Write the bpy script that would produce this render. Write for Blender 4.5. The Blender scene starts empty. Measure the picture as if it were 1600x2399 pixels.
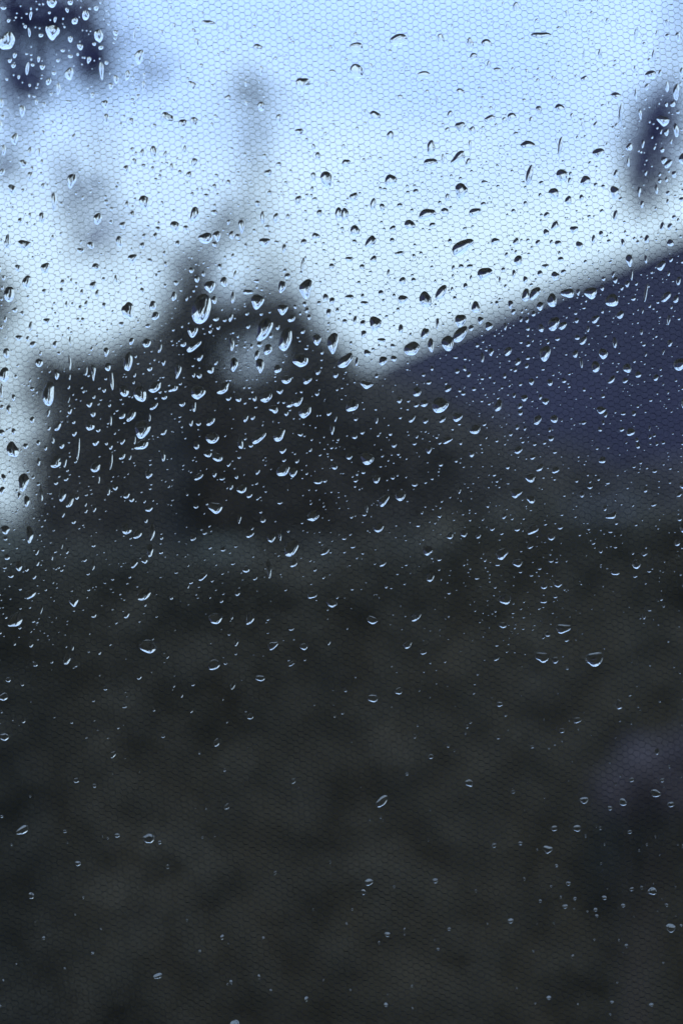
import bpy, math, random
import numpy as np

# ------------------------------------------------------------------ camera, sky, sun, exposure
SC = bpy.context.scene
COL = SC.collection
PX = 0.72 / 2399.0            # metres per photo pixel, per metre of distance
D = 0.2539                    # camera to glass
CZ = 1.55                     # camera height
FX, FY = 800.0, 1199.5

cam_data = bpy.data.cameras.new("camera")
cam = bpy.data.objects.new("camera", cam_data)
COL.objects.link(cam)
cam.location = (0, 0, CZ)
cam.rotation_euler = (math.radians(90), 0, 0)
cam_data.sensor_fit = 'VERTICAL'
cam_data.sensor_height = 36
cam_data.lens = 50
cam_data.clip_start = 0.01
cam_data.clip_end = 3000
cam_data.dof.use_dof = True
cam_data.dof.focus_distance = D - 0.0004
cam_data.dof.aperture_fstop = 7.2
SC.camera = cam

SUN_EL, SUN_AZ = math.radians(44), math.radians(184)     # behind the viewer's left shoulder, through thick cloud
world = bpy.data.worlds.new("World")
SC.world = world
world.use_nodes = True
nt = world.node_tree
nt.nodes.clear()
N, L = nt.nodes.new, nt.links.new
out = N("ShaderNodeOutputWorld")
bg = N("ShaderNodeBackground")
sky = N("ShaderNodeTexSky")
sky.sky_type = 'NISHITA'
sky.sun_disc = False
sky.sun_elevation = SUN_EL
sky.sun_rotation = SUN_AZ
sky.air_density, sky.dust_density = 1.0, 3.0
tc = N("ShaderNodeTexCoord")
mp = N("ShaderNodeMapping")
mp.inputs["Location"].default_value = (1.35, 0.2, 0.3)
mp.inputs["Scale"].default_value = (1, 1, 1.7)
n1 = N("ShaderNodeTexNoise")
n1.inputs["Scale"].default_value = 4.2
n1.inputs["Detail"].default_value = 3.0
n1.inputs["Roughness"].default_value = 0.5
ramp = N("ShaderNodeValToRGB")
ramp.color_ramp.elements[0].position = 0.38
ramp.color_ramp.elements[0].color = (5.5, 8.3, 13.0, 1)
ramp.color_ramp.elements[1].position = 0.60
ramp.color_ramp.elements[1].color = (8.3, 10.9, 12.9, 1)
mx = N("ShaderNodeMix")
mx.data_type = 'RGBA'
mx.inputs["Factor"].default_value = 0.86          # thick cloud over the clear-sky model
L(tc.outputs["Generated"], mp.inputs["Vector"])
L(mp.outputs["Vector"], n1.inputs["Vector"])
# cloud is whiter towards the horizon and thins to blue higher up
sx = N("ShaderNodeSeparateXYZ")
L(tc.outputs["Generated"], sx.inputs["Vector"])
mr = N("ShaderNodeMapRange")
mr.inputs["From Min"].default_value = 0.12
mr.inputs["From Max"].default_value = 0.36
mr.inputs["To Min"].default_value = 0.12
mr.inputs["To Max"].default_value = -0.16
L(sx.outputs["Z"], mr.inputs["Value"])
ad = N("ShaderNodeMath")
ad.operation = 'ADD'
nm_ = N("ShaderNodeMath")
nm_.operation = 'MULTIPLY_ADD'
nm_.inputs[1].default_value = 0.7
nm_.inputs[2].default_value = 0.15
L(n1.outputs["Fac"], nm_.inputs[0])
L(nm_.outputs["Value"], ad.inputs[0])
L(mr.outputs["Result"], ad.inputs[1])
L(ad.outputs["Value"], ramp.inputs["Fac"])
L(sky.outputs["Color"], mx.inputs["A"])
L(ramp.outputs["Color"], mx.inputs["B"])
# an overcast sky is brighter overhead than at the horizon
zr = N("ShaderNodeMapRange")
zr.inputs["From Min"].default_value = 0.15
zr.inputs["From Max"].default_value = 1.0
zr.inputs["To Min"].default_value = 1.0
zr.inputs["To Max"].default_value = 2.2
L(sx.outputs["Z"], zr.inputs["Value"])
vm = N("ShaderNodeVectorMath")
vm.operation = 'SCALE'
L(mx.outputs["Result"], vm.inputs[0])
L(zr.outputs["Result"], vm.inputs["Scale"])
L(vm.outputs["Vector"], bg.inputs["Color"])
bg.inputs["Strength"].default_value = 0.1
L(bg.outputs["Background"], out.inputs["Surface"])

sun_data = bpy.data.lights.new("sun", 'SUN')
sun_data.energy = 1.5
sun_data.angle = math.radians(15)
sun_data.color = (1.0, 0.93, 0.82)
sun = bpy.data.objects.new("sun", sun_data)
COL.objects.link(sun)
sun.rotation_euler = (math.radians(90) - SUN_EL, 0, math.radians(180) - SUN_AZ)

vs = SC.view_settings
vs.view_transform = 'Standard'
vs.look = 'None'
vs.exposure = 0.0
vs.gamma = 1.0
vs.use_curve_mapping = False
cy = SC.cycles
cy.max_bounces = 16
cy.transmission_bounces = 14
cy.glossy_bounces = 6
cy.diffuse_bounces = 2
cy.transparent_max_bounces = 8
cy.caustics_reflective = False
cy.caustics_refractive = False
cy.use_denoising = True
cy.denoiser = 'OPENIMAGEDENOISE'
cy.use_adaptive_sampling = False
SC.render.film_transparent = False

# ------------------------------------------------------------------ helpers
rng = np.random.default_rng(11)
random.seed(5)


def px(x, y, dist):
    return ((x - FX) * PX * dist, dist, CZ + (FY - y) * PX * dist)


def tag(o, label, cat, group=None):
    o["label"] = label
    o["category"] = cat
    if group:
        o["group"] = group
    return o


def empty(name, loc=(0, 0, 0), rz=0.0):
    o = bpy.data.objects.new(name, None)
    o.location = loc
    o.rotation_euler = (0, 0, rz)
    o.empty_display_size = 0.05
    COL.objects.link(o)
    return o


def mesh_obj(name, v, f, mat, parent=None, smooth=False):
    me = bpy.data.meshes.new(name)
    v = np.asarray(v, dtype=np.float32)
    if isinstance(f, np.ndarray):
        me.vertices.add(len(v))
        me.vertices.foreach_set("co", v.ravel())
        n, k = f.shape
        me.loops.add(n * k)
        me.loops.foreach_set("vertex_index", f.astype(np.int32).ravel())
        me.polygons.add(n)
        me.polygons.foreach_set("loop_start", np.arange(0, n * k, k, dtype=np.int32))
        me.update(calc_edges=True)
        me.validate()
    else:
        me.from_pydata([tuple(map(float, p)) for p in v], [], f)
        me.update()
    if smooth:
        me.polygons.foreach_set("use_smooth", [True] * len(me.polygons))
    me.materials.append(mat)
    o = bpy.data.objects.new(name, me)
    if parent:
        o.parent = parent
    COL.objects.link(o)
    return o


class MB:
    """collects boxes, tubes and faces into one mesh"""
    def __init__(self):
        self.v, self.f = [], []

    def box(self, x0, x1, y0, y1, z0, z1):
        b = len(self.v)
        self.v += [(x, y, z) for z in (z0, z1) for x, y in ((x0, y0), (x1, y0), (x1, y1), (x0, y1))]
        self.f += [tuple(b + i for i in q) for q in
                   ((0, 3, 2, 1), (4, 5, 6, 7), (0, 1, 5, 4), (1, 2, 6, 5), (2, 3, 7, 6), (3, 0, 4, 7))]
        return self

    def tube(self, pts, radii, seg=8):
        b = len(self.v)
        pts = [np.array(p, float) for p in pts]
        for i, p in enumerate(pts):
            d = pts[min(i + 1, len(pts) - 1)] - pts[max(i - 1, 0)]
            d /= np.linalg.norm(d) + 1e-9
            a = np.cross(d, (0.3, 0.9, 0.2))
            a /= np.linalg.norm(a)
            c = np.cross(d, a)
            for s in range(seg):
                t = 2 * math.pi * s / seg
                self.v.append(tuple(p + radii[i] * (math.cos(t) * a + math.sin(t) * c)))
        for i in range(len(pts) - 1):
            for s in range(seg):
                s2 = (s + 1) % seg
                self.f.append((b + i * seg + s, b + i * seg + s2, b + (i + 1) * seg + s2, b + (i + 1) * seg + s))
        self.f.append(tuple(b + s for s in range(seg))[::-1])
        self.f.append(tuple(b + (len(pts) - 1) * seg + s for s in range(seg)))
        return self

    def build(self, name, mat, parent=None, smooth=False):
        return mesh_obj(name, self.v, self.f, mat, parent, smooth)


def principled(name, col, rough=0.7, var=0.0, scale=8.0, col2=None, bump=0.0, spec=0.3):
    m = bpy.data.materials.new(name)
    m.use_nodes = True
    t = m.node_tree
    b = t.nodes["Principled BSDF"]
    b.inputs["Base Color"].default_value = (*col, 1)
    b.inputs["Roughness"].default_value = rough
    b.inputs["Specular IOR Level"].default_value = spec
    if col2 or bump:
        c = t.nodes.new("ShaderNodeTexCoord")
        n = t.nodes.new("ShaderNodeTexNoise")
        n.inputs["Scale"].default_value = scale
        n.inputs["Detail"].default_value = 4
        t.links.new(c.outputs["Object"], n.inputs["Vector"])
        if col2:
            r = t.nodes.new("ShaderNodeValToRGB")
            r.color_ramp.elements[0].position = 0.35
            r.color_ramp.elements[0].color = (*col, 1)
            r.color_ramp.elements[1].position = 0.65
            r.color_ramp.elements[1].color = (*col2, 1)
            t.links.new(n.outputs["Fac"], r.inputs["Fac"])
            t.links.new(r.outputs["Color"], b.inputs["Base Color"])
        if bump:
            u = t.nodes.new("ShaderNodeBump")
            u.inputs["Strength"].default_value = bump
            u.inputs["Distance"].default_value = 0.02
            t.links.new(n.outputs["Fac"], u.inputs["Height"])
            t.links.new(u.outputs["Normal"], b.inputs["Normal"])
    return m


def glass(name, ior, col=(1, 1, 1)):
    m = bpy.data.materials.new(name)
    m.use_nodes = True
    t = m.node_tree
    t.nodes.clear()
    o = t.nodes.new("ShaderNodeOutputMaterial")
    g = t.nodes.new("ShaderNodeBsdfGlass")
    g.inputs["IOR"].default_value = ior
    g.inputs["Roughness"].default_value = 0.0
    g.inputs["Color"].default_value = (*col, 1)
    t.links.new(g.outputs["BSDF"], o.inputs["Surface"])
    return m


M_WATER = glass("rain_water", 1.48)
M_PANE = glass("window_glass", 1.5, (0.985, 0.99, 1.0))
M_THREAD = principled("navy_nylon_thread", (0.04, 0.06, 0.16), 0.5)
M_LEAF = principled("dark_leaf", (0.062, 0.062, 0.058), 0.7, col2=(0.074, 0.074, 0.07), scale=3.0)
M_LEAF_B = principled("dusky_leaf", (0.032, 0.033, 0.11), 0.55, col2=(0.045, 0.046, 0.14), scale=3.0)
M_HEDGE = principled("hedge_leaf", (0.066, 0.067, 0.054), 0.75, col2=(0.07, 0.071, 0.057), scale=2.0)
M_CORE = principled("hedge_twigs", (0.064, 0.065, 0.053), 0.9)
M_BARK = principled("wet_bark", (0.05, 0.045, 0.04), 0.8, col2=(0.08, 0.07, 0.06), scale=20, bump=0.6)
M_SLATE = principled("wet_slate", (0.0125, 0.0105, 0.024), 0.75, col2=(0.02, 0.017, 0.037), scale=1.2, bump=0.2, spec=0.08)
M_WALL = principled("dark_stained_boards", (0.05, 0.05, 0.05), 0.7, col2=(0.07, 0.068, 0.065), scale=5)
M_TRIM = principled("grey_trim", (0.1, 0.1, 0.11), 0.6)
M_WINDOW = principled("dark_window_glass", (0.02, 0.022, 0.025), 0.1, spec=0.5)
M_GROUND = principled("wet_grass_ground", (0.03, 0.04, 0.025), 0.9, col2=(0.05, 0.06, 0.04), scale=1.5, bump=0.5)
M_ADDED_WALL = principled("added_wall_brown", (0.22, 0.19, 0.15), 0.85, col2=(0.26, 0.22, 0.17), scale=3, bump=0.3)
M_FLOWER = principled("hydrangea_petal", (0.045, 0.042, 0.05), 0.8, col2=(0.052, 0.048, 0.058), scale=30)
M_FRAME = principled("painted_frame", (0.05, 0.055, 0.06), 0.5)

# ------------------------------------------------------------------ ground
gv = [(-400, -400, 0), (400, -400, 0), (400, 400, 0), (-400, 400, 0)]
g = mesh_obj("ground", gv, [(0, 1, 2, 3)], M_GROUND)
g["kind"] = "structure"
M_BOUNCE = principled("bounce_slab_concrete", (0.24, 0.23, 0.21), 0.6, col2=(0.3, 0.29, 0.26), scale=3, bump=0.2)
pv = MB().box(-6, 6, -2.99, 3.75, -.05, .03).build("added_bounce_slab", M_BOUNCE)  # pale slab added out of view to bounce light up the hedge face
pv["kind"] = "structure"


# ------------------------------------------------------------------ slate-roofed cottage on the right
def cottage():
    A = np.array([4.0, 16.7]); B = np.array([0.78, 30.9])
    u = (B - A) / np.linalg.norm(B - A)              # along the ridge, away
    w = np.array([-u[1], u[0]])                      # towards the viewer's left
    start = A - u * 9.0
    length = float(np.linalg.norm(B - start))
    root = empty("slate_roofed_cottage", (start[0], start[1], 0), math.atan2(u[1], u[0]))
    tag(root, "low dark cottage with a long blue slate roof climbing behind the wet glass", "house")
    ZR, ZE, HW = CZ + 3.17, CZ + 0.28, 3.0
    # local: +x along ridge, +y left
    roof = MB()
    t = 0.12
    for s in (1, -1):
        b = len(roof.v)
        e0, e1 = s * (HW + 0.25), ZE - 0.22
        roof.v += [(-.2, 0, ZR), (length, 0, ZR), (length, e0, e1), (-.2, e0, e1),
                   (-.2, 0, ZR - t), (length, 0, ZR - t), (length, e0, e1 - t), (-.2, e0, e1 - t)]
        roof.f += [tuple(b + i for i in q) for q in
                   ((0, 1, 2, 3), (4, 7, 6, 5), (0, 3, 7, 4), (1, 5, 6, 2), (3, 2, 6, 7))]
    ro = roof.build("roof", M_SLATE, root)
    # slate courses as overlapping strips on the slope that shows
    n = 26
    vv, ff = [], []
    for i in range(n):
        a, c = i / n, (i + 1) / n
        y0, z0 = a * (HW + .25), ZR + (ZE - .22 - ZR) * a
        y1, z1 = c * (HW + .25), ZR + (ZE - .22 - ZR) * c
        b = len(vv)
        vv += [(-.2, y0, z0 + .005), (length, y0, z0 + .005), (length, y1, z1 + .03), (-.2, y1, z1 + .03),
               (length, y1, z1 + .004), (-.2, y1, z1 + .004)]
        ff += [(b, b + 1, b + 2, b + 3), (b + 3, b + 2, b + 4, b + 5)]
    mesh_obj("slate_course", vv, ff, M_SLATE, ro)["kind"] = "stuff"
    MB().tube([(-.2, 0, ZR + .03), (length, 0, ZR + .03)], [.07, .07]).build("ridge_tile", M_SLATE, ro)
    body = MB()
    body.box(0, length - .2, -HW, HW, 0, ZE - .14)
    b = len(body.v)
    for x in (0, length - .2):
        body.v += [(x, -HW, ZE - .135), (x, HW, ZE - .135), (x, 0, ZR - .2)]
    body.f += [(b, b + 1, b + 2), (b + 3, b + 5, b + 4)]
    body.build("wall", M_WALL, root)
    MB().tube([(-.2, HW + .3, ZE - .3), (length, HW + .3, ZE - .3)], [.06, .06]).build("gutter", M_TRIM, root)
    for x in (5.0, 9.5, 14.0):
        wdw = MB().box(x, x + 1.0, HW + .01, HW + .05, .75, 1.45).build("window", M_TRIM, root)
        MB().box(x + .07, x + .93, HW + .051, HW + .06, .82, 1.38).build("pane", M_WINDOW, wdw)


cottage()


# ------------------------------------------------------------------ foliage
def leaf_mesh(name, P, size, mat, parent, aspect=0.55, up_bias=0.0):
    """small folded leaves (two triangles meeting at a midrib) at points P"""
    P = np.asarray(P)
    n = len(P)
    d = rng.normal(size=(n, 3)); d[:, 2] -= 0.4
    d /= np.linalg.norm(d, axis=1)[:, None]
    r = rng.normal(size=(n, 3)); r[:, 2] *= 0.6
    s = np.cross(d, r); s /= np.linalg.norm(s, axis=1)[:, None]
    nn = np.cross(d, s)
    L_ = (size * rng.uniform(0.6, 1.25, n))[:, None]
    tip = P + d * L_
    mid = P + d * L_ * 0.45 + nn * L_ * 0.08
    a = mid + s * L_ * aspect * 0.5 + nn * L_ * .06
    b = mid - s * L_ * aspect * 0.5 + nn * L_ * .06
    V = np.stack([P, a, tip, b], 1).reshape(-1, 3)
    i = np.arange(n) * 4
    F = np.concatenate([np.stack([i, i + 1, i + 2], 1), np.stack([i, i + 2, i + 3], 1)])
    return mesh_obj(name, V, F, mat, parent)


def in_poly(pts, poly):
    x, y = pts[:, 0], pts[:, 1]
    ins = np.zeros(len(pts), bool)
    j = len(poly) - 1
    for i in range(len(poly)):
        xi, yi = poly[i]; xj, yj = poly[j]
        c = ((yi > y) != (yj > y)) & (x < (xj - xi) * (y - yi) / (yj - yi + 1e-12) + xi)
        ins ^= c
        j = i
    return ins


def crown_points(poly, n, dist, depth, holes=()):
    poly = np.array(poly, float)
    lo, hi = poly.min(0), poly.max(0)
    q = rng.uniform(lo, hi, size=(n * 3, 2))
    q = q[in_poly(q, poly)]
    for hx, hy, rx, ry, keep in holes:
        e = ((q[:, 0] - hx) / rx) ** 2 + ((q[:, 1] - hy) / ry) ** 2
        q = q[(e > 1) | (rng.random(len(q)) < keep)]
    q = q[:n]
    y = dist + rng.normal(0, depth, len(q)).clip(-2 * depth, 2 * depth)
    k = PX * dist                                       # true size at the plant's own distance
    return np.stack([(q[:, 0] - FX) * k, y, CZ + (FY - q[:, 1]) * k], 1)


def blob_points(cx, cy_, rx, ry, n, dist, depth=0.06, ang=0.0):
    g_ = rng.normal(size=(n, 3)) * 0.55
    c, s = math.cos(ang), math.sin(ang)
    X = cx + g_[:, 0] * rx * c - g_[:, 1] * ry * s
    Y = cy_ + g_[:, 0] * rx * s + g_[:, 1] * ry * c
    k = PX * dist
    return np.stack([(X - FX) * k, dist + g_[:, 2] * depth, CZ + (FY - Y) * k], 1)


def plant(name, label, cat, dist, base_px, poly, n, depth, leaf, holes=(), shoots=(), mat=None, trunk_r=0.05, extra=None, group=None):
    bx = (base_px - FX) * PX * dist
    root = empty(name, (bx, dist, 0))
    tag(root, label, cat, group)
    off = np.array([bx, dist, 0])
    P = [crown_points(poly, n, dist, depth, holes)]
    tw = MB()
    poly_a = np.array(poly)
    cxp, cyp = poly_a[:, 0].mean(), poly_a[:, 1].mean()
    for (x0, y0, x1, y1, wd, m) in shoots:
        t = rng.random(m)
        for_ = np.stack([x0 + (x1 - x0) * t + rng.normal(0, wd, m), y0 + (y1 - y0) * t + rng.normal(0, wd * .6, m)], 1)
        k = PX * dist
        P.append(np.stack([(for_[:, 0] - FX) * k, dist + rng.normal(0, .06, m), CZ + (FY - for_[:, 1]) * k], 1))
        a = np.array(px(x0, y0 + 120, dist)); b = np.array(px(x1, y1, dist))
        tw.tube([a - off, (a + b) / 2 - off + np.array([.01, .02, 0]), b - off], [.008, .005, .002], 5)
    P = np.concatenate(P) - off
    leaf_mesh("crown", P, leaf, mat or M_LEAF, root)
    top = np.array(px(cxp, cyp, dist)) - off
    tw.tube([(0, 0, 0), (top[0] * .3, .02, top[2] * .45), tuple(top)], [trunk_r, trunk_r * .75, trunk_r * .4], 8)
    for i in range(9):
        q = P[rng.integers(0, n // 2)]
        st = np.array([top[0] * .3, .02, top[2] * .45]) * .5 + top * .5 * rng.uniform(.3, 1)
        tw.tube([st, (st + q) / 2 + rng.normal(0, .03, 3), q], [trunk_r * .35, trunk_r * .2, .004], 5)
    tw.build("trunk", M_BARK, root, True)
    return root


plant("garden_tree", "broad dark garden tree with a sky gap in its crown", "tree", 8.0, 600,
      [(330, 1260), (345, 835), (385, 775), (420, 700), (440, 640), (470, 640), (495, 705), (545, 730), (590, 705), (640, 690), (665, 715), (700, 712),
       (740, 770), (800, 832), (870, 888), (980, 930), (1080, 1000), (1180, 1060), (1290, 1110), (1290, 1260)],
      30000, 0.35, 0.07, holes=[(585, 835, 80, 66, .09)],
      shoots=[(445, 690, 490, 570, 24, 90), (490, 570, 575, 485, 20, 80), (640, 720, 690, 630, 30, 24),
              (595, 360, 590, 200, 34, 55), (610, 230, 570, 190, 34, 50), (620, 640, 600, 380, 50, 40), (690, 640, 660, 560, 30, 16), (600, 700, 600, 380, 22, 20),
              (900, 900, 1120, 980, 40, 200), (1100, 1000, 1420, 1120, 45, 420), (1350, 1120, 1680, 1120, 36, 300)])
plant("clipped_shrub", "flat topped dark shrub beside the gap of bright sky", "shrub", 7.0, 230,
      [(112, 1300), (100, 1150), (118, 1030), (150, 960), (95, 900), (110, 850), (160, 842), (190, 855), (240, 832), (285, 838), (320, 805), (370, 790), (420, 900), (420, 1300)],
      13000, 0.3, 0.06, holes=[(120, 945, 46, 44, .12)], shoots=[(150, 920, 30, 950, 16, 60), (120, 890, 60, 905, 14, 34), (60, 1150, 20, 900, 40, 70), (90, 1200, 100, 900, 16, 60)])
plant("side_tree", "thin leaved tree at the far left edge above the sky gap", "tree", 9.0, -150,
      [(-420, 1250), (-420, 500), (-200, 420), (-60, 560), (-20, 640), (8, 700), (-15, 760), (-70, 850), (-60, 1000), (-90, 1250)],
      9000, 0.4, 0.08, shoots=[(-40, 690, 22, 700, 22, 50), (-20, 1210, 40, 1260, 20, 60)])


# leafy boughs overhead: trunks stand outside the picture, the sprays hang into it
def bough(name, label, dist, base_px, limb, blobs, leaf, mat):
    bx = (base_px - FX) * PX * dist
    root = empty(name, (bx, dist, 0))
    tag(root, label, "tree")
    off = np.array([bx, dist, 0])
    pts = [np.array(px(x, y, dist)) - off for x, y in limb]
    wood = MB()
    wood.tube([(0, 0, 0), (0, 0, pts[0][2] * .6), pts[0]], [.09, .075, .05], 10)
    wood.tube([pts[0]] + pts[1:], list(np.linspace(.045, .012, len(pts))), 8)
    wood.build("trunk", M_BARK, root, True)
    tw = MB()
    P = []
    for (cx, cyy, rx, ry, n, ang) in blobs:
        b = blob_points(cx, cyy, rx, ry, n, dist, .05, ang) - off
        P.append(b)
        near = min(pts, key=lambda q: np.linalg.norm(q - b.mean(0)))
        tw.tube([near, (near + b.mean(0)) / 2 + (0, 0, .02), b.mean(0)], [.006, .004, .002], 5)
    tw.build("twig", M_BARK, root, True)
    leaf_mesh("crown", np.concatenate(P), leaf, mat, root)


bough("overhanging_tree", "dusky leafy bough hanging into the top corner of the pale sky", 3.0, -330,
      [(-300, -260), (-120, -200), (60, -130), (230, -60)],
      [(50, 15, 60, 65, 100, 0), (105, 45, 85, 60, 80, 0), (50, 110, 70, 50, 50, 0), (228, 140, 34, 34, 44, 0), (300, 160, 60, 16, 10, .1),
       (100, 180, 120, 50, 50, 0), (300, 130, 70, 50, 6, 0), (190, 60, 70, 60, 44, 0), (40, 190, 60, 50, 24, 0), (-140, -70, 110, 120, 200, 0), (200, 450, 90, 70, 26, .4), (270, 550, 100, 60, 22, .5), (30, 320, 60, 110, 18, 0)],
      0.05, M_LEAF_B)
bough("weeping_tree", "dusky spray of hanging leaves alone against pale sky above the slate roof", 3.2, 2050,
      [(2000, -360), (1850, -340), (1740, -300), (1640, -240)],
      [(1545, 250, 42, 50, 130, 0), (1522, 345, 55, 95, 330, 0.08), (1500, 440, 40, 60, 70, 0.1), (1590, 330, 40, 60, 14, 0), (1850, -260, 120, 90, 120, 0)],
      0.034, M_LEAF_B)


# ------------------------------------------------------------------ hedge across the lower view
def hedge():
    root = empty("yew_hedge", (0, 4.3, 0))
    tag(root, "tall dark clipped hedge filling the lower view below the tree and cottage", "hedge")
    H = CZ - 0.085
    core = MB()
    nx, nz = 60, 14
    xs = np.linspace(-4.2, 4.2, nx)
    core.box(-4.2, .25, -.2, .4, 0, H - .03)
    core.box(.251, 4.2, -.2, .4, 0, H + .07)
    for i, (x, y, z) in enumerate(core.v):          # shaped to fall away to the back, hiding its sky-lit top
        if z > .5 and y > 0:
            core.v[i] = (x, y, z - .6)
    core.build("hedge_core", M_CORE, root)
    n = 42000
    rise = lambda x: .15 * np.clip((x - .1) / .5, 0, 1)
    P = np.stack([rng.uniform(-4.3, 4.3, n), rng.uniform(-.34, -.16, n), rng.uniform(0, 1, n)], 1)
    P[:, 2] *= H + rise(P[:, 0])
    wob = .08 * np.sin(P[:, 0] * 2.1 + 1) + .05 * np.sin(P[:, 0] * 5.3) + .06 * np.sin(P[:, 2] * 4 + P[:, 0] * 3)
    P[:, 1] += wob * .25
    m = 16000
    T = np.stack([rng.uniform(-4.3, 4.3, m), rng.uniform(-.3, .45, m), H - .16 + rng.uniform(0, .12, m)], 1)
    T[:, 2] += rise(T[:, 0]) * rng.uniform(.3, 1, m) + .03 * np.sin(T[:, 0] * 3.1) + .02 * np.sin(T[:, 0] * 8)
    T[:, 2] -= np.clip(T[:, 1] + .2, 0, 1) * .95
    leaf_mesh("leaf", np.concatenate([P, T]), 0.055, M_HEDGE, root)["kind"] = "stuff"


hedge()


def flowers():
    d = 3.75
    c = np.array(px(1490, 1830, d))
    root = empty("hydrangea", (c[0], d, 0))
    tag(root, "dim blue hydrangea heads in front of the dark hedge", "flower")
    off = np.array([c[0], d, 0])
    for i, (x, y, r) in enumerate(((1440, 1860, 60), (1500, 1800, 75), (1560, 1850, 60), (1590, 1760, 50))):
        b = np.array(px(x, y, d)) - off
        R = r * PX * d
        q = rng.normal(size=(70, 3)); q /= np.linalg.norm(q, axis=1)[:, None]
        hd = MB().tube([b + (0, 0, z * R) for z in (-.9, -.5, 0, .5, .9)], [R * c for c in (.3, .75, .9, .75, .3)], 10).build("flower_head", M_FLOWER, root, True)
        leaf_mesh("petal", b + q * R, 0.028, M_FLOWER, hd, aspect=.9)["kind"] = "stuff"
        MB().tube([(0, .05, 0), b * .5 + (0, .05, 0), b], [.008, .006, .005], 5).build("stem", M_BARK, root)


flowers()

# ------------------------------------------------------------------ unseen dark walls added behind the camera for the wet glass to mirror
# open-fronted box, added to keep bright sky reflections off the glass and drops
for nm, bx in (("added_back_wall", (-2.6, 2.6, -3.3, -3.0, 0, 3.2)), ("added_overhead_screen", (-2.6, 2.6, -2.999, 1.0, 2.45, 2.6)),
               ("added_side_screen_left", (-2.6, -2.45, -2.999, 0.8, 0.031, 2.449)), ("added_side_screen_right", (2.45, 2.6, -2.999, 0.8, 0.031, 2.449))):
    hw = MB().box(*bx).build(nm, M_ADDED_WALL)
    hw["kind"] = "structure"

# ------------------------------------------------------------------ glass panel in its frame
panel = empty("glass_panel", (0, D, 0))
tag(panel, "clear wet glass pane covered with raindrops", "window")
HX, ZT, ZB, TH = 0.105, CZ + 0.125, CZ - 0.125, 0.002
MB().box(-HX, HX, 0, TH, ZB, ZT).build("pane", M_PANE, panel)
for x0, x1, z0, z1 in ((-HX - .049, HX + .049, ZT + .001, ZT + .05), (-HX, HX, ZB - .05, ZB - .001)):
    MB().box(x0, x1, -.012, .022, z0, z1).build("frame_rail", M_FRAME, panel)
for s in (-1, 1):
    a, b = sorted((s * (HX + .001), s * (HX + .049)))
    MB().box(a, b, -.011, .021, .031, ZT).build("post", M_FRAME, panel)


# ------------------------------------------------------------------ hexagonal insect netting just behind the glass
def netting():
    S = PX * D                                   # metres per photo pixel on the glass
    cp, vp = 13.85, 14.9                         # column pitch, row pitch
    nc, nr = 230, 250
    ii, jj = np.meshgrid(np.arange(-nc // 2, nc // 2), np.arange(-nr // 2, nr // 2), indexing="ij")
    ii, jj = ii.ravel(), jj.ravel()
    cxs = ii * cp
    cys = jj * vp + np.where(ii % 2 == 0, 0, vp / 2)
    e = cp * 2 / 3
    right = np.array([e, 0]); ur = np.array([e / 2, -vp / 2]); ul = np.array([-e / 2, -vp / 2])
    lr = np.array([e / 2, vp / 2])
    c = np.stack([cxs, cys], 1)
    A = np.concatenate([c + ul, c + ur, c + right])
    B = np.concatenate([c + ur, c + right, c + lr])
    W = np.concatenate([np.full(len(c), .62), np.full(len(c), .38), np.full(len(c), .38)])

    def warp(p):
        x, y = p[:, 0], p[:, 1]
        # rows climb to the right, more so at the left; columns lean; soft wander
        X = x + 0.095 * y + 5 * np.sin(y / 310 + 1.1) + 3.0 * np.sin(x / 190 + y / 260)
        slope = 0.05 + 0.10 * np.exp(-((x + 800) / 520) ** 2)
        Y = y - 0.05 * x + 10 * np.sin(x / 420 + .4) - 26 * np.exp(-((x + 800) / 500) ** 2) * np.sin(y / 500) + 3 * np.sin(y / 170 + x / 240)
        X = X + .7 * np.sin(x * .19 + y * .13) + .5 * np.sin(x * .41 - y * .33 + 2)
        Y = Y + .7 * np.sin(y * .21 - x * .11 + 1) + .5 * np.sin(x * .37 + y * .29)
        return np.stack([X, Y], 1)
    A, B = warp(A), warp(B)

    def to3(p):
        x, y = p[:, 0], p[:, 1]
        bul = .0012 + .0022 * np.exp(-((x + 650) / 420) ** 2 - ((y + 950) / 520) ** 2) + .0005 * np.sin(x / 160 + y / 240)
        return np.stack([x * S, TH + .0034 + bul, -y * S + CZ], 1)
    keep = (np.abs(A[:, 0]) < 1375) & (np.abs(A[:, 1]) < 1638)
    A, B, W = to3(A[keep]), to3(B[keep]), W[keep]
    d = B - A
    d /= np.linalg.norm(d, axis=1)[:, None]
    A, B = A - d * 2e-5, B + d * 2e-5
    s = np.stack([-d[:, 2], np.zeros(len(d)), d[:, 0]], 1)
    yv = np.array([0, 1.0, 0])
    r = (W * S)[:, None] * rng.uniform(.72, 1.28, (len(W), 1))
    o = [s * r, -.5 * s * r + .87 * yv * r, -.5 * s * r - .87 * yv * r]
    V = np.stack([A + q for q in o] + [B + q for q in o], 1).reshape(-1, 3)
    i = np.arange(len(A)) * 6
    F = np.concatenate([np.stack([i + a, i + b, i + b + 3, i + a + 3], 1) for a, b in ((0, 1), (1, 2), (2, 0))])
    root = empty("insect_screen", (0, D, 0))
    tag(root, "fine dark honeycomb insect netting stretched behind the wet pane", "insect screen")
    mesh_obj("netting", V, F, M_THREAD, root)["kind"] = "stuff"


netting()

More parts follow.
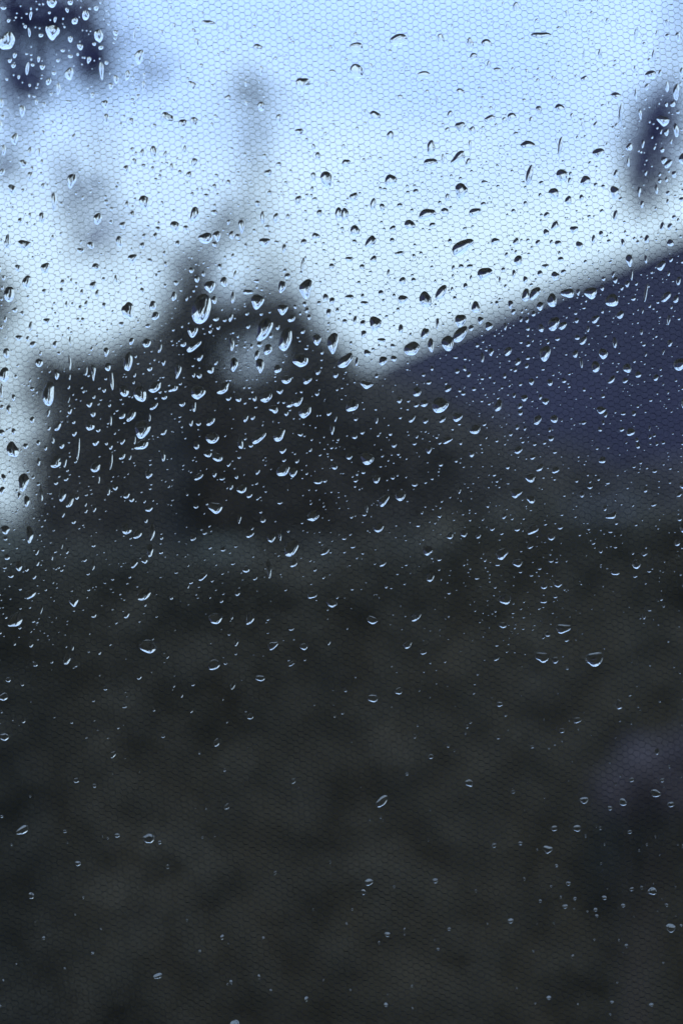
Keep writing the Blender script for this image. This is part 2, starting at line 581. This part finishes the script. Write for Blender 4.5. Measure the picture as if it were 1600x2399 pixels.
# ------------------------------------------------------------------ raindrops
# Four sheets of drops read off the glass, in half-pixels of each 800 x 600 area: x, y, width, height (s = slanting)
T1 = """35,190,78,78 243,148,75,66 240,15,50,38 395,72,40,44 455,165,44,64 325,12,25,26 345,97,30,36 143,72,14,42 137,150,14,44 18,37,28,16
42,95,18,18 255,90,16,28 190,162,22,20 325,180,24,30 370,215,26,34 465,218,24,24 410,275,20,36 468,325,26,76 320,340,44,56 128,315,18,58
197,308,26,26 225,375,28,36 70,255,20,26 48,278,20,20 180,272,16,28 152,298,20,16 290,232,20,16 268,278,18,18 250,335,22,20 325,258,24,20
533,152,26,28 640,262,46,66 535,365,26,44 270,410,24,56 485,478,34,38 635,450,20,44 885,395,36,50 905,195,24,40 955,110,60,40 827,300,16,50
660,395,18,44 663,348,14,30 620,165,16,54 785,38,18,26 590,82,14,22 570,130,12,24 745,152,18,34 315,467,36,14 490,545,28,44 605,560,26,40
770,545,60,58 840,570,40,50 893,560,36,48 712,580,22,26 340,632,20,36 407,678,14,26 10,475,22,40 105,510,30,56 205,480,18,24 170,468,16,28
70,640,36,54 140,700,24,48 182,700,18,40 20,690,24,44 195,745,16,30 12,790,26,34 708,700,36,62 655,705,24,40 760,712,20,36 850,688,20,38
790,770,22,38 893,748,32,44 870,805,30,36 828,792,20,24 618,742,24,30 608,688,20,26 660,762,24,20 330,830,46,66 250,925,30,74 57,870,40,48
140,808,28,40 195,1000,34,48 95,1015,24,34 140,990,18,26 665,930,52,66 895,985,48,66 805,1040,48,50 450,1005,40,56 585,940,20,36 985,975,34,24
985,857,22,26 1232,795,34,34 1500,825,60,76 1370,920,30,44 1200,325,24,44 1388,390,70,70 1375,608,44,34 1280,545,26,44 1200,490,40,40 1460,718,28,38
1440,810,24,40 1207,1000,24,56 1267,1000,28,40 1110,1040,30,66 998,1085,40,46 945,1095,70,54 1065,1080,22,44 1050,1020,18,26 1215,1112,60,36 1270,1112,20,16
1395,1112,30,30 1450,1085,40,30 1468,980,26,40 1555,980,36,56 1305,1140,22,36 550,1110,34,48 655,1128,28,30 715,1085,24,34 818,1118,24,28 855,1048,26,28
115,1125,64,48 38,1110,36,56 372,1150,34,26 612,1170,44,24 245,1090,14,28 610,985,24,36 1183,935,24,30 1238,885,20,20 1445,915,24,20 1280,100,10,60
1043,125,10,50 882,105,14,40 1105,175,18,24 1185,225,50,44 1040,340,18,26 1335,45,8,24 1168,70,8,34 1130,385,18,26 1410,480,14,26 1525,330,34,22"""
T2 = """655,50,16,40 800,38,34,56 1035,68,24,40 1147,65,20,28 1175,10,14,30 1425,60,16,24 1493,110,20,48 1445,155,14,36 1495,168,28,26 1543,170,22,50
1350,160,18,84 665,205,60,46 590,205,36,60 455,182,34,56 915,170,96,50 995,132,26,22 1135,185,14,22 1185,252,22,56 1110,255,10,68 1430,260,20,60
1255,282,16,16 605,262,36,40 675,302,24,40 715,325,40,30 850,330,18,26 903,322,18,24 970,362,16,34 1075,352,12,24 1115,365,36,36 1418,345,52,46
1345,318,14,30 545,425,40,40 438,462,10,46 1260,445,50,44 1280,530,20,110 1370,525,18,46 1350,435,16,56 1400,400,18,36 1493,400,18,50 1535,425,30,84
1490,480,16,24 780,540,46,44 905,508,26,50 1000,500,50,44 1055,535,16,38 870,552,22,34 1165,575,22,34 1105,580,12,38 545,585,50,54 600,600,30,40
680,550,56,40 225,625,36,46 155,535,50,56 260,185,90,56 68,220,70,50 70,330,70,70 380,345,70,36 1475,555,58,50 1535,598,28,60 1490,608,26,32
1465,605,12,24 1512,650,12,24 1382,662,16,38 1435,678,12,20 1320,675,28,40 1478,735,28,36 1500,755,30,36,s 1395,795,14,26 1365,880,18,50 1445,870,18,42
1490,825,16,24 1525,800,20,36 1258,800,24,38 1315,745,16,40 1378,938,18,36 1495,925,14,24 410,682,44,66 590,668,16,44 537,730,56,50,s 465,730,14,50
583,748,16,36,s 408,750,70,46 855,670,70,50 1003,672,24,84 1178,705,60,48 862,805,34,96 1010,808,56,60 1118,835,56,50 225,830,56,60 548,880,64,76
655,838,36,20 975,890,54,52 1040,922,34,42 1252,885,40,66 1165,850,20,24 1200,858,20,22 915,842,24,24 1045,830,18,30 1100,908,22,30 55,905,40,40
145,938,26,60 187,952,26,36 267,945,30,24 485,905,18,34 340,880,28,26 910,898,18,24 15,985,36,60 313,1035,54,50 235,1050,30,30 62,1060,50,48
395,990,70,44,s 475,972,34,40 610,975,56,40 650,938,28,22 843,935,22,24 788,970,22,22 940,988,28,30 980,1040,26,40,s 938,1070,28,40 1065,1055,36,40
1135,995,18,18 1190,1075,22,34 1255,990,20,56 1155,1098,20,36 1225,1108,20,18 1290,1115,20,36 1400,1098,24,40 1470,1040,20,46 1505,1040,26,30 1508,1115,30,36
1090,1130,36,44 992,1118,32,30 900,1115,24,30 703,1108,44,30 555,1140,90,48,s 265,1165,46,24 135,1115,36,54,s 232,1105,24,28 497,1108,22,24 415,1035,36,24
20,750,40,40 60,1110,24,20 155,95,18,30 520,310,14,30 735,375,10,30 1560,330,20,40 270,450,30,30 760,125,16,30 895,95,20,20"""
T3 = """210,55,46,48 85,55,30,34 125,120,46,60 45,175,50,74 442,50,40,32 430,135,32,40 448,172,20,36 285,158,22,24 205,162,24,24 308,222,16,28
398,218,20,28 480,226,22,26 590,250,58,76 703,228,38,40 655,158,22,26 535,105,18,36 610,10,46,40 690,20,24,18 720,90,14,18 760,135,16,16
800,185,26,44 905,105,28,30 880,65,24,28 935,82,20,24 965,140,54,56 1030,118,34,48 985,202,30,34 1140,165,48,26 1182,210,68,66 1295,140,34,60
1320,92,30,28 1405,150,66,84 1390,40,14,76 1180,115,30,16 1080,85,14,40 1070,190,18,60 1495,190,26,36 1525,205,30,30 1465,215,20,22 1510,260,24,40
1400,220,22,24 1298,245,56,44 715,275,40,34 925,250,100,110 885,345,48,50 890,415,60,40,s 965,343,16,20 1060,282,20,34 992,290,28,14 1135,263,18,20
1200,265,18,18 1338,288,34,30 1420,280,20,28 1215,340,50,100,s 1275,325,20,26 1390,345,20,22 1140,322,20,18 1245,365,20,20 1310,390,70,84 1065,405,22,56
1455,385,40,44 1528,400,60,90 1230,430,40,40 1180,455,24,36 1075,500,36,54 1195,505,36,60 1275,522,36,26 1380,485,66,50 1460,530,24,26 1540,545,28,24
1315,572,42,28 1410,575,40,20 1285,620,30,24 1225,650,44,48,s 1370,670,36,44,s 1335,680,20,40,s 1258,708,38,22 1400,725,62,28 1455,630,22,20 1028,612,50,40,s
968,522,34,30 992,488,16,22 918,465,28,28 915,547,24,28 890,545,16,22 752,488,20,24 688,515,24,26 675,400,40,44 735,425,18,40 605,390,24,34
590,485,40,90 818,530,28,60 800,608,30,40,s 715,605,56,36,s 645,635,56,66 572,622,44,44 620,545,12,20 615,578,12,16 910,640,66,34 1050,652,24,20
1095,655,28,26 710,690,34,28,s 893,692,16,40 655,800,76,70 605,735,30,50,s 565,735,26,30,s 688,740,10,36 412,680,26,28 428,722,24,30 415,780,38,40
440,858,30,20 452,797,20,18 510,755,12,44 563,850,22,28 620,845,10,36 655,870,56,40,s 755,810,26,24,s 510,875,18,22 565,920,20,36,s 598,922,12,26
750,918,18,50 512,948,12,66 455,1020,10,46 500,1078,14,44 440,970,44,40 262,950,40,54,s 300,950,16,36 360,895,16,84 285,868,24,30 245,842,14,36
270,785,18,40,s 305,1022,20,16 288,1100,32,50 325,1130,20,50,s 192,1090,14,70 180,945,16,36 178,857,20,24 120,872,26,26 110,1038,56,76 60,890,60,70
20,1018,24,36 12,1075,26,36 125,1125,30,48 90,1100,16,30 22,545,56,60 10,810,30,30 65,805,22,30 43,703,24,40 150,752,24,30 65,650,20,30
10,620,18,60 225,640,60,90 322,712,20,26 225,720,12,34 340,760,16,18 262,545,28,36 182,490,36,40 323,490,14,60 322,555,10,24 318,600,10,20
318,660,8,24 398,530,14,36 430,535,24,60 515,575,18,70 458,605,12,12 385,620,12,14 90,375,34,28 130,380,18,28 143,322,20,44 218,298,36,28
268,325,14,18 255,405,24,32 325,390,12,44 382,292,18,20 490,440,30,40 105,262,20,20 32,445,34,44 27,290,16,30 10,325,16,20 970,760,30,44,s
878,765,18,28 912,768,22,18 1128,745,22,32 1160,738,20,24 1190,835,56,46,s 1285,825,40,60,s 1105,860,24,50 975,840,60,44 1000,930,44,26 955,915,34,14
903,870,22,34 1298,892,32,24 1300,985,60,50 1345,995,44,30 1460,1035,34,22 1110,1075,44,24 1145,1100,28,14 915,1015,34,28,s 985,1000,18,28 1020,1023,22,10
1050,955,18,20 990,1160,60,40 685,1162,34,18 605,1115,24,24 585,1100,20,34,s 435,1160,14,26 395,1138,10,22 900,1148,20,16 1285,1132,22,12 1535,965,24,30
1525,795,22,40 1510,722,24,18 1380,820,24,12 1540,745,14,26 1152,868,20,18 560,312,24,22 680,320,24,18 360,290,16,16 170,215,10,10 20,100,18,24"""
T4 = """35,15,40,26 148,15,30,36 95,50,26,26 215,78,14,40 280,115,38,34 330,110,24,22 80,122,18,18 38,190,44,28 105,217,36,26 280,200,46,44
385,200,58,76 458,172,46,56,s 655,80,70,60 512,55,18,26 548,48,26,22 588,48,32,22 810,22,42,50 790,80,18,36 842,108,22,34 725,110,10,34
935,48,38,24 910,80,24,34 980,92,38,44 568,138,24,28 593,100,14,24 1005,15,30,24 615,235,40,56 712,215,16,24 775,222,26,40 788,255,24,26
545,295,52,60 637,295,30,36 675,322,44,34 440,310,20,46 155,310,58,70 62,295,22,36 98,308,28,30 15,300,24,24 272,335,28,40 382,355,36,54
185,388,40,26 235,412,22,20 322,425,72,66 410,410,30,66 487,400,60,70 545,365,66,56,s 750,322,18,36 845,180,42,56 888,175,34,60,s 965,205,52,60
910,230,38,36 1038,170,60,44 1085,165,20,34 1143,170,64,56 1195,145,18,30 880,265,24,24 850,292,18,28 822,290,16,28 595,330,26,28 118,445,34,30
190,480,42,40 240,470,30,28 20,485,50,66,s 70,485,18,40 1320,20,36,56 1330,85,14,60 1310,128,24,30 1255,110,24,30 1285,145,18,26 1245,85,16,28
1395,15,16,36 1465,45,40,44 1510,15,22,24 1545,115,20,36 1500,80,14,22 1395,172,16,66 1380,250,10,26 1490,190,34,44,s 1450,210,14,14 1535,200,20,34,s
1240,215,60,36 1280,272,24,36,s 1165,292,30,34,s 1500,295,16,36 975,315,44,60,s 1015,322,34,30,s 915,333,30,26 1078,298,22,14 1130,335,14,26 1375,348,12,24
1210,365,10,12 1110,390,28,34,s 1080,373,22,20 1072,450,26,28 990,382,26,10 935,450,28,70,s 765,440,32,36,s 685,440,26,30 645,468,16,40 810,487,20,32,s
523,465,24,12 1100,492,12,40 1200,450,44,40 1165,510,44,40 1253,400,20,40 1310,522,40,22 1360,548,28,16 1240,570,28,32,s 1300,575,24,12 1550,510,56,24
1505,400,22,26 1475,440,10,24 1395,450,10,18 115,590,62,36 345,625,38,40 450,700,76,44 530,528,20,20 583,542,20,22 400,582,24,12 490,610,28,32,s
748,550,16,20 645,560,16,14 607,612,20,10 870,580,28,18 955,583,28,18 1020,572,20,16 735,602,12,12 770,592,10,14 265,665,26,16 378,682,36,18
343,686,24,12 50,690,44,60,s 720,690,20,50,s 838,655,30,20 935,670,32,22 820,720,24,18 1340,722,18,20 1190,715,44,14 1210,728,18,24 1255,715,10,12
65,745,18,20 160,750,16,34 325,748,26,32,s 385,760,28,14 465,750,30,26,s 530,748,44,22 540,770,14,10 612,800,48,36 655,770,18,16 900,755,24,44,s
975,752,36,22 805,785,18,20 840,790,12,18 775,815,18,18 487,847,38,24,s 345,825,14,20 240,868,26,18 335,860,18,12 60,830,24,16 95,808,20,16
960,837,26,20 1285,795,20,16 1325,813,38,20 1412,790,8,20 1415,830,14,16 1110,765,20,14 1445,860,12,16 118,937,60,40 35,922,30,22 160,1025,30,36
100,993,20,10 187,915,12,14 260,905,14,18 235,1015,18,18 215,935,10,12 810,898,38,16 875,925,24,16 910,975,26,32,s 980,987,34,18 865,1028,44,16
830,850,14,14 885,863,18,12 930,855,16,16 977,900,18,10 1195,940,32,18 1340,965,14,12 1400,970,10,14 1435,988,20,10 800,1095,50,26 868,1123,40,16
270,1105,50,34 195,1125,34,50,s 335,1048,26,18 415,1020,14,12 385,1037,12,12 540,1075,14,26 670,1145,16,14 115,1155,12,40 1138,1060,24,14 1220,1040,18,12
1430,1140,24,16 1550,1095,20,24,s 1505,1037,12,12 560,965,10,10"""
T5 = """27,80,44,36 138,105,34,64 27,122,18,12 292,10,14,24 340,42,20,18 582,85,50,26 635,103,30,46,s 700,95,20,66 690,180,24,56 620,238,26,36,s
172,182,16,28 175,232,16,24 240,195,12,44 287,155,8,24 310,180,14,18 35,207,26,20 88,248,36,40 125,260,18,20 52,290,24,20 430,245,12,40
740,182,16,16 1025,170,20,16 1148,100,36,28 1245,118,30,40 1285,105,14,46 1100,32,14,36 1440,20,44,50,s 990,10,60,30 1340,170,40,80,s 1350,237,26,36,s
1235,265,20,76 1495,182,36,26,s 1130,264,34,18 932,298,36,28,s 865,240,8,18 865,338,10,22 1175,302,18,22,s 975,312,12,14 1070,235,18,10 145,378,28,46,s
340,408,40,46 192,445,12,40 75,500,60,60,s 435,472,20,28,s 585,472,20,32,s 665,380,54,50,s 535,505,12,14 990,490,60,40 1065,475,12,30 1150,492,26,52,s
680,625,76,40 1090,372,22,22 1018,405,16,16 965,388,8,14 1432,388,40,12 1523,420,50,28 1085,595,20,30 1255,615,36,32,s 1395,618,36,24 1510,595,16,24
1338,535,22,12 1083,645,12,18 985,705,50,40,s 1035,690,18,14 335,610,14,40 312,675,20,50,s 145,607,18,24 240,685,12,14 165,702,20,10 458,640,16,22
508,605,10,14 640,757,22,18 350,703,12,12 20,850,38,30,s 40,770,24,18 105,787,14,18 1195,765,38,20 1340,698,24,16,s 1072,795,18,34,s 800,795,12,14
485,808,16,14 573,890,18,14 880,910,12,18 1150,942,30,12 22,1042,52,20 998,1060,18,34,s 750,1030,24,10 522,1115,26,26,s 450,997,8,8 110,955,18,24
10,915,10,10 770,660,12,22 668,420,12,24 15,170,14,14 95,350,14,14 70,600,12,20 140,435,12,10 30,480,12,14"""
T6 = """170,72,44,36 105,7,18,18 350,60,18,10 395,178,50,34 500,110,26,30,s 560,105,34,12 627,107,22,24 690,75,26,16 735,95,16,14 805,78,28,14
878,82,52,30,s 962,118,36,16 1002,70,24,14 835,25,12,14 935,52,12,14 1010,10,14,8 1240,18,44,26,s 865,158,26,14 735,200,56,26 808,238,44,22
715,238,20,14 908,255,16,16 960,222,22,14 985,225,14,12 1155,140,16,12 1232,88,18,10 1255,157,16,12 1388,192,26,14 1410,270,18,8 1345,292,22,14
1255,285,40,8 190,235,22,34,s 410,300,30,40,s 297,240,14,8 620,300,18,14 870,287,16,12 820,273,16,8 928,343,36,12 992,338,40,8 980,388,20,8
925,412,32,10 750,413,60,16 905,442,14,6 785,462,14,6 835,480,10,10 493,370,18,8 740,522,36,16 1015,545,60,22 140,498,46,28 345,480,40,40,s
305,610,36,30,s 375,645,32,12 712,610,18,8 765,602,10,8 925,573,14,12 712,670,22,28,s 920,678,60,18 980,680,30,22 1160,690,80,26 1035,717,14,6
143,860,46,22 262,822,34,24 725,882,28,18 610,787,12,8 1080,960,36,14 1010,1010,32,8 718,1038,22,8 410,1122,28,20 875,1080,20,6 950,1083,14,6
1360,892,10,6 52,160,22,8 12,118,18,14 680,316,10,8 968,460,10,8"""
T7 = """352,58,34,18 435,80,20,18 108,287,54,24,s 300,290,20,10 540,312,30,12 685,343,70,10 735,340,20,16 360,442,36,14 728,955,38,16,s 1350,60,14,24,s
1045,177,18,28,s 898,180,8,8 1265,482,14,16,s 1210,777,16,12 465,737,12,8 427,848,18,10 55,350,12,10 78,897,10,6 918,838,16,10"""
T8 = """187,155,40,48,s 585,78,50,14 787,108,24,14 1112,158,50,12 975,284,40,10 945,382,56,20 125,532,50,16 430,524,34,8 210,767,34,14 493,738,20,12
775,708,34,8 1040,534,28,8 1070,600,20,8 960,542,14,6 1425,575,54,16 985,450,20,6 1025,640,30,8 300,28,20,8 930,135,14,6 180,228,14,6
700,360,30,8 820,350,26,6 1205,600,30,8 1240,1075,20,8 950,1060,30,8 1420,1090,26,8 1330,560,26,6 1170,680,20,6 1510,750,60,8 1490,630,20,6
1080,290,50,6 1510,175,40,8 1290,170,50,6 1440,130,70,6 1230,190,30,6 1330,60,30,6 1470,60,26,6"""

OUTLINE = [(-50, 700), (0, 1230), (98, 1200), (110, 850), (300, 826), (380, 775), (440, 690), (560, 712), (690, 715),
           (870, 885), (1100, 795), (1600, 600), (1700, 560)]


def skyline(x):
    for (x0, y0), (x1, y1) in zip(OUTLINE, OUTLINE[1:]):
        if x0 <= x <= x1:
            return y0 + (y1 - y0) * (x - x0) / max(x1 - x0, 1e-6)
    return 900.0


drops = []      # photo x, y, half width, half height, slant, sharpness


def add_sheet(txt, ox, oy):
    k = 800 / 1568
    for w_ in txt.split():
        q = w_.split(',')
        x, y, w, h = (float(a) * k for a in q[:4])
        x += ox; y += oy
        sl = len(q) > 4
        depth = y - skyline(x)
        if sl:
            L_ = math.hypot(w, h)
            drops.append([x - 1, y - L_ * .06, L_ * .5, max(.30 * L_, 2.8), math.atan2(h, w)])
        elif depth < 30:
            drops.append([x, y, w * .48, h * .5, 0.0])
        else:
            # only the bright lower rim shows: the body reaches up from it
            frac = max(.16, .62 - depth / 1500)
            bh = max(h, min(h / frac, max((1.1 - min(.35, depth / 1800)) * w, h * 1.15)))
            gw = 1.0 + .15 * min(1, depth / 500) * (1.0 if w < 18 else .5)
            bh *= .5 + gw * .5
            drops.append([x, y + h / 2 - bh / 2 + 1.0, w * .5 * gw * (.72 if y > 1700 else 1), bh * .5 * (.8 if y > 1700 else 1), 0.0])


for i_, t_ in enumerate((T1, T2, T3, T4, T5, T6, T7, T8)):
    add_sheet(t_, (i_ % 2) * 800, (i_ // 2) * 600)

# drop out near-duplicates, keeping the larger
drops.sort(key=lambda d: -d[2] * d[3])
grid = {}


def clear_of(d, slack=.92):
    r = max(d[2], d[3])
    gx, gy = int(d[0] // 60), int(d[1] // 60)
    for a in (-1, 0, 1):
        for b in (-1, 0, 1):
            for e in grid.get((gx + a, gy + b), ()):
                dx, dy = d[0] - e[0], d[1] - e[1]
                dist = math.hypot(dx, dy) + 1e-6
                th = math.atan2(-dy, dx)

                def rad(s, t):
                    t -= s[4]
                    return s[2] * s[3] / math.hypot(s[3] * math.cos(t), s[2] * math.sin(t))
                if dist < slack * (rad(d, th) + rad(e, th)):
                    return False
    return True


kept = []
for d in drops:
    if not clear_of(d, .8):
        d[2] *= .7; d[3] *= .7
        if not clear_of(d, .9):
            continue
    grid.setdefault((int(d[0] // 60), int(d[1] // 60)), []).append(d)
    kept.append(d)


def density(x, y):
    v = 1.0 if y < 850 else 0.6
    if 850 < y < 1500:
        v = .85 - .6 * max(0, (y - 1150) / 350)
        if 1080 < x < 1330:
            v = 1.0
        if x < 160:
            v = 1.0
    if y >= 1500:
        v = .14 if y < 1750 else .04
        if x > 1250 and 1650 < y < 2250:
            v = .15
    if y < 200 and x < 260:
        v = 1.0
    return v


tries = 0
while len(kept) < 6600 and tries < 90000:
    tries += 1
    x, y = random.uniform(-560, 2160), random.uniform(-420, 2820)
    if random.random() > density(min(max(x, 0), 1600), min(max(y, 0), 2399)):
        continue
    r = 1.4 + random.expovariate(1 / 1.1)
    if not (0 <= x <= 1600 and 0 <= y <= 2399):
        if random.random() < .45:
            continue
        r += random.expovariate(1 / 5.0)
    r = min(r, 13)
    d = [x, y, r * random.uniform(.8, 1.15), r * random.uniform(.85, 1.5), random.choice((0, 0, random.uniform(-.3, .3)))]
    if not clear_of(d, 1.1):
        continue
    grid.setdefault((int(d[0] // 60), int(d[1] // 60)), []).append(d)
    kept.append(d)
kept.sort(key=lambda d: -d[2] * d[3])
SP = PX * D


def drop_geometry(d, seg, rings, rr):
    """one bead of water: irregular rim, sagging cap, flat back; local metres, +Y away from the viewer"""
    a, b, sl = d[2], d[3], d[4]
    big = max(a, b)
    wob = .15 if big > 8 else .09
    taper = rr.uniform(.02, .4) if (sl == 0 and big > 6) else rr.uniform(-.15, .2)
    ph = [rr.uniform(0, 6.28) for _ in range(3)]
    am = [rr.uniform(.2, 1) * wob, rr.uniform(.2, 1) * wob * .8, rr.uniform(0, 1) * wob * .25]
    lean = rr.uniform(-.1, .16)
    minor = min(a, b)
    # beads hold rounder low on the pane and spread flatter towards its top
    phi = math.radians((rr.uniform(42, 52) if big > 5 else rr.uniform(43, 52)) + min(0.0, max(-11.0, (d[1] - 740) / 42)) - min(3.0, max(0.0, (d[1] - 900) / 300)))
    eff = minor * (1 + .25 * min(max(a, b) / minor - 1, 1.0))
    fl = rr.uniform(1.0, 1.3) if big > 9 else 1.0
    th = [2 * math.pi * i / seg for i in range(seg)]
    rim = []
    cs, sn = math.cos(sl), math.sin(sl)
    for t in th:
        w = 1 + am[0] * math.cos(2 * t + ph[0]) + am[1] * math.cos(3 * t + ph[1]) + am[2] * math.cos(5 * t + ph[2])
        x, z = math.cos(t) * w, math.sin(t) * w
        x *= 1 - taper * max(0.0, .35 - z) / 1.35
        X, Z = x * a, z * b
        if sl:
            X, Z = X * cs - Z * sn, X * sn + Z * cs
        else:
            X += lean * Z
        rim.append((X, Z))
    ax, az = lean * -.1 * a, -(rr.uniform(.2, .34) + min(.2, max(0.0, (d[1] - 900) / 2500))) * (b if not sl else minor)      # crest sags downhill
    V = []
    c0 = 1 / math.tan(phi)
    R2 = 1 / math.sin(phi) ** 2
    for k in range(rings):
        rho = math.sin(math.pi / 2 * (k + 1) / rings)
        hgt = (math.sqrt(max(R2 - (rho ** fl) ** 2, 0)) - c0) * eff
        for X, Z in rim:
            V.append((X * rho + ax * (1 - rho), -hgt, Z * rho + az * (1 - rho)))
    top = (math.sqrt(R2) - c0) * eff
    V.append((ax, -top, az))
    ic = len(V) - 1
    F = []
    for i in range(seg):
        j = (i + 1) % seg
        F.append((ic, i, j))
    for k in range(rings - 1):
        for i in range(seg):
            j = (i + 1) % seg
            p, q = k * seg, (k + 1) * seg
            F.append((p + i, q + i, q + j, p + j))
    nb = len(V)
    V += [(X, 0.0, Z) for X, Z in rim]
    V.append((0, 0, 0))
    for i in range(seg):
        F.append((nb + seg, nb + (i + 1) % seg, nb + i))
    V = [(x * SP, y * SP, z * SP) for x, y, z in V]
    d.append(taper)
    nflat = seg
    return V, F, nflat


def drop_mesh(V, F, nflat):
    me = bpy.data.meshes.new("raindrop")
    me.from_pydata(V, [], F)
    sm = [True] * (len(F) - nflat) + [False] * nflat
    me.polygons.foreach_set("use_smooth", sm)
    me.materials.append(M_WATER)
    me.update()
    return me


LANDMARKS = [
    (60, 60, "on the dark bough in the sky corner"), (330, 160, "by the tip of the overhanging bough"),
    (600, 230, "over the faint tall shoot in the sky"), (230, 480, "on pale cloud above the flat shrub"),
    (60, 330, "on blue cloud under the overhanging bough"), (540, 560, "over the leaning shoot of the tree"),
    (900, 100, "on open blue sky high above the tree"), (1250, 120, "on open blue sky high above the cottage"),
    (1200, 400, "on white sky above the cottage roof"), (860, 420, "on white sky above the dip beside the tree"),
    (1520, 340, "over the hanging leaf spray"), (800, 660, "on bright sky beside the tree slope"),
    (1180, 620, "on bright sky above the slate ridge"), (880, 860, "at the dip between tree and roof ridge"),
    (1150, 760, "along the lower end of the ridge"), (1420, 680, "along the upper end of the ridge"),
    (1250, 930, "on the middle of the slate slope"), (1480, 900, "on the palest part of the slate slope"),
    (585, 830, "around the sky gap in the tree crown"), (460, 700, "at the top of the garden tree"),
    (230, 850, "along the flat top of the shrub"), (40, 1030, "in the bright sky gap beside the shrub"),
    (30, 700, "by the thin tree at the edge"), (230, 1030, "over the dark shrub"),
    (480, 1000, "over the thick of the garden tree"), (760, 1000, "over the tree near the cottage"),
    (1020, 1020, "over dark foliage under the roof"), (200, 1400, "over the hedge below the shrub"),
    (600, 1400, "over the hedge below the tree"), (1000, 1400, "over the hedge beside the cottage wall"),
    (1350, 1350, "over the hedge below the slate roof"), (400, 1950, "low on the dark hedge face"),
    (1000, 1900, "low on the hedge between tree and hydrangea"), (1480, 1830, "by the dim blue hydrangea")]


def describe(d, shape_info):
    a, b, sl = d[2], d[3], d[4]
    r = math.sqrt(a * b)
    size = "very large" if r > 19 else "large" if r > 14.5 else "medium" if r > 11.5 else "small"
    if sl:
        shape = "slanting streaked raindrop"
    elif b > 1.75 * a:
        shape = "tall narrow raindrop"
    elif a > 1.35 * b:
        shape = "wide flat raindrop"
    elif b > 1.3 * a:
        shape = "upright oval raindrop"
    else:
        shape = "rounded raindrop"
    if not sl:
        shape = ("pointed " if shape_info[0] > .33 else "blunt " if shape_info[0] < .16 else "") + shape
    x, y = d[0], d[1]
    lm = min(LANDMARKS, key=lambda q: (q[0] - x) ** 2 + (q[1] - y) ** 2)[2]
    near = min((math.hypot(e[0] - x, e[1] - y) - math.sqrt(e[2] * e[3]) - r
                for e in kept[:420] if e is not d), default=99)
    comp = " touching a neighbour" if near < 3.5 else " standing alone" if near > 32 else ""
    return f"{size} {shape}{comp} {lm}"


rr = random.Random(3)
GAP = 4e-5
n_single = 0
rest_v, rest_f, rest_s = [], [], []
for d in kept:
    inside = 0 <= d[0] <= 1600 and 0 <= d[1] <= 2399
    loc = ((d[0] - FX) * SP, D - GAP, CZ + (FY - d[1]) * SP)
    if n_single < 300 and inside:
        V, F, nf = drop_geometry(d, 28, 9, rr)
        o = bpy.data.objects.new("raindrop", drop_mesh(V, F, nf))
        o.location = loc
        COL.objects.link(o)
        lab = describe(d, (d[5],))
        tag(o, lab, "raindrop", lab)
        n_single += 1
    else:
        V, F, nf = drop_geometry(d, 14 if max(d[2], d[3]) > 4 else 10, 6 if max(d[2], d[3]) > 4 else 4, rr)
        b = len(rest_v)
        rest_v += [(x + loc[0], y, z + loc[2] - CZ) for x, y, z in V]
        rest_f += [tuple(b + i for i in f) for f in F]
        rest_s += [True] * (len(F) - nf) + [False] * nf
me = bpy.data.meshes.new("fine_rain")
me.from_pydata(rest_v, [], rest_f)
me.polygons.foreach_set("use_smooth", rest_s)
me.materials.append(M_WATER)
me.update()
o = bpy.data.objects.new("fine_rain", me)
o.location = (0, D - GAP, CZ)
o["kind"] = "stuff"
tag(o, "fine spatter of tiny droplets between the larger raindrops on the pane", "droplets")
COL.objects.link(o)
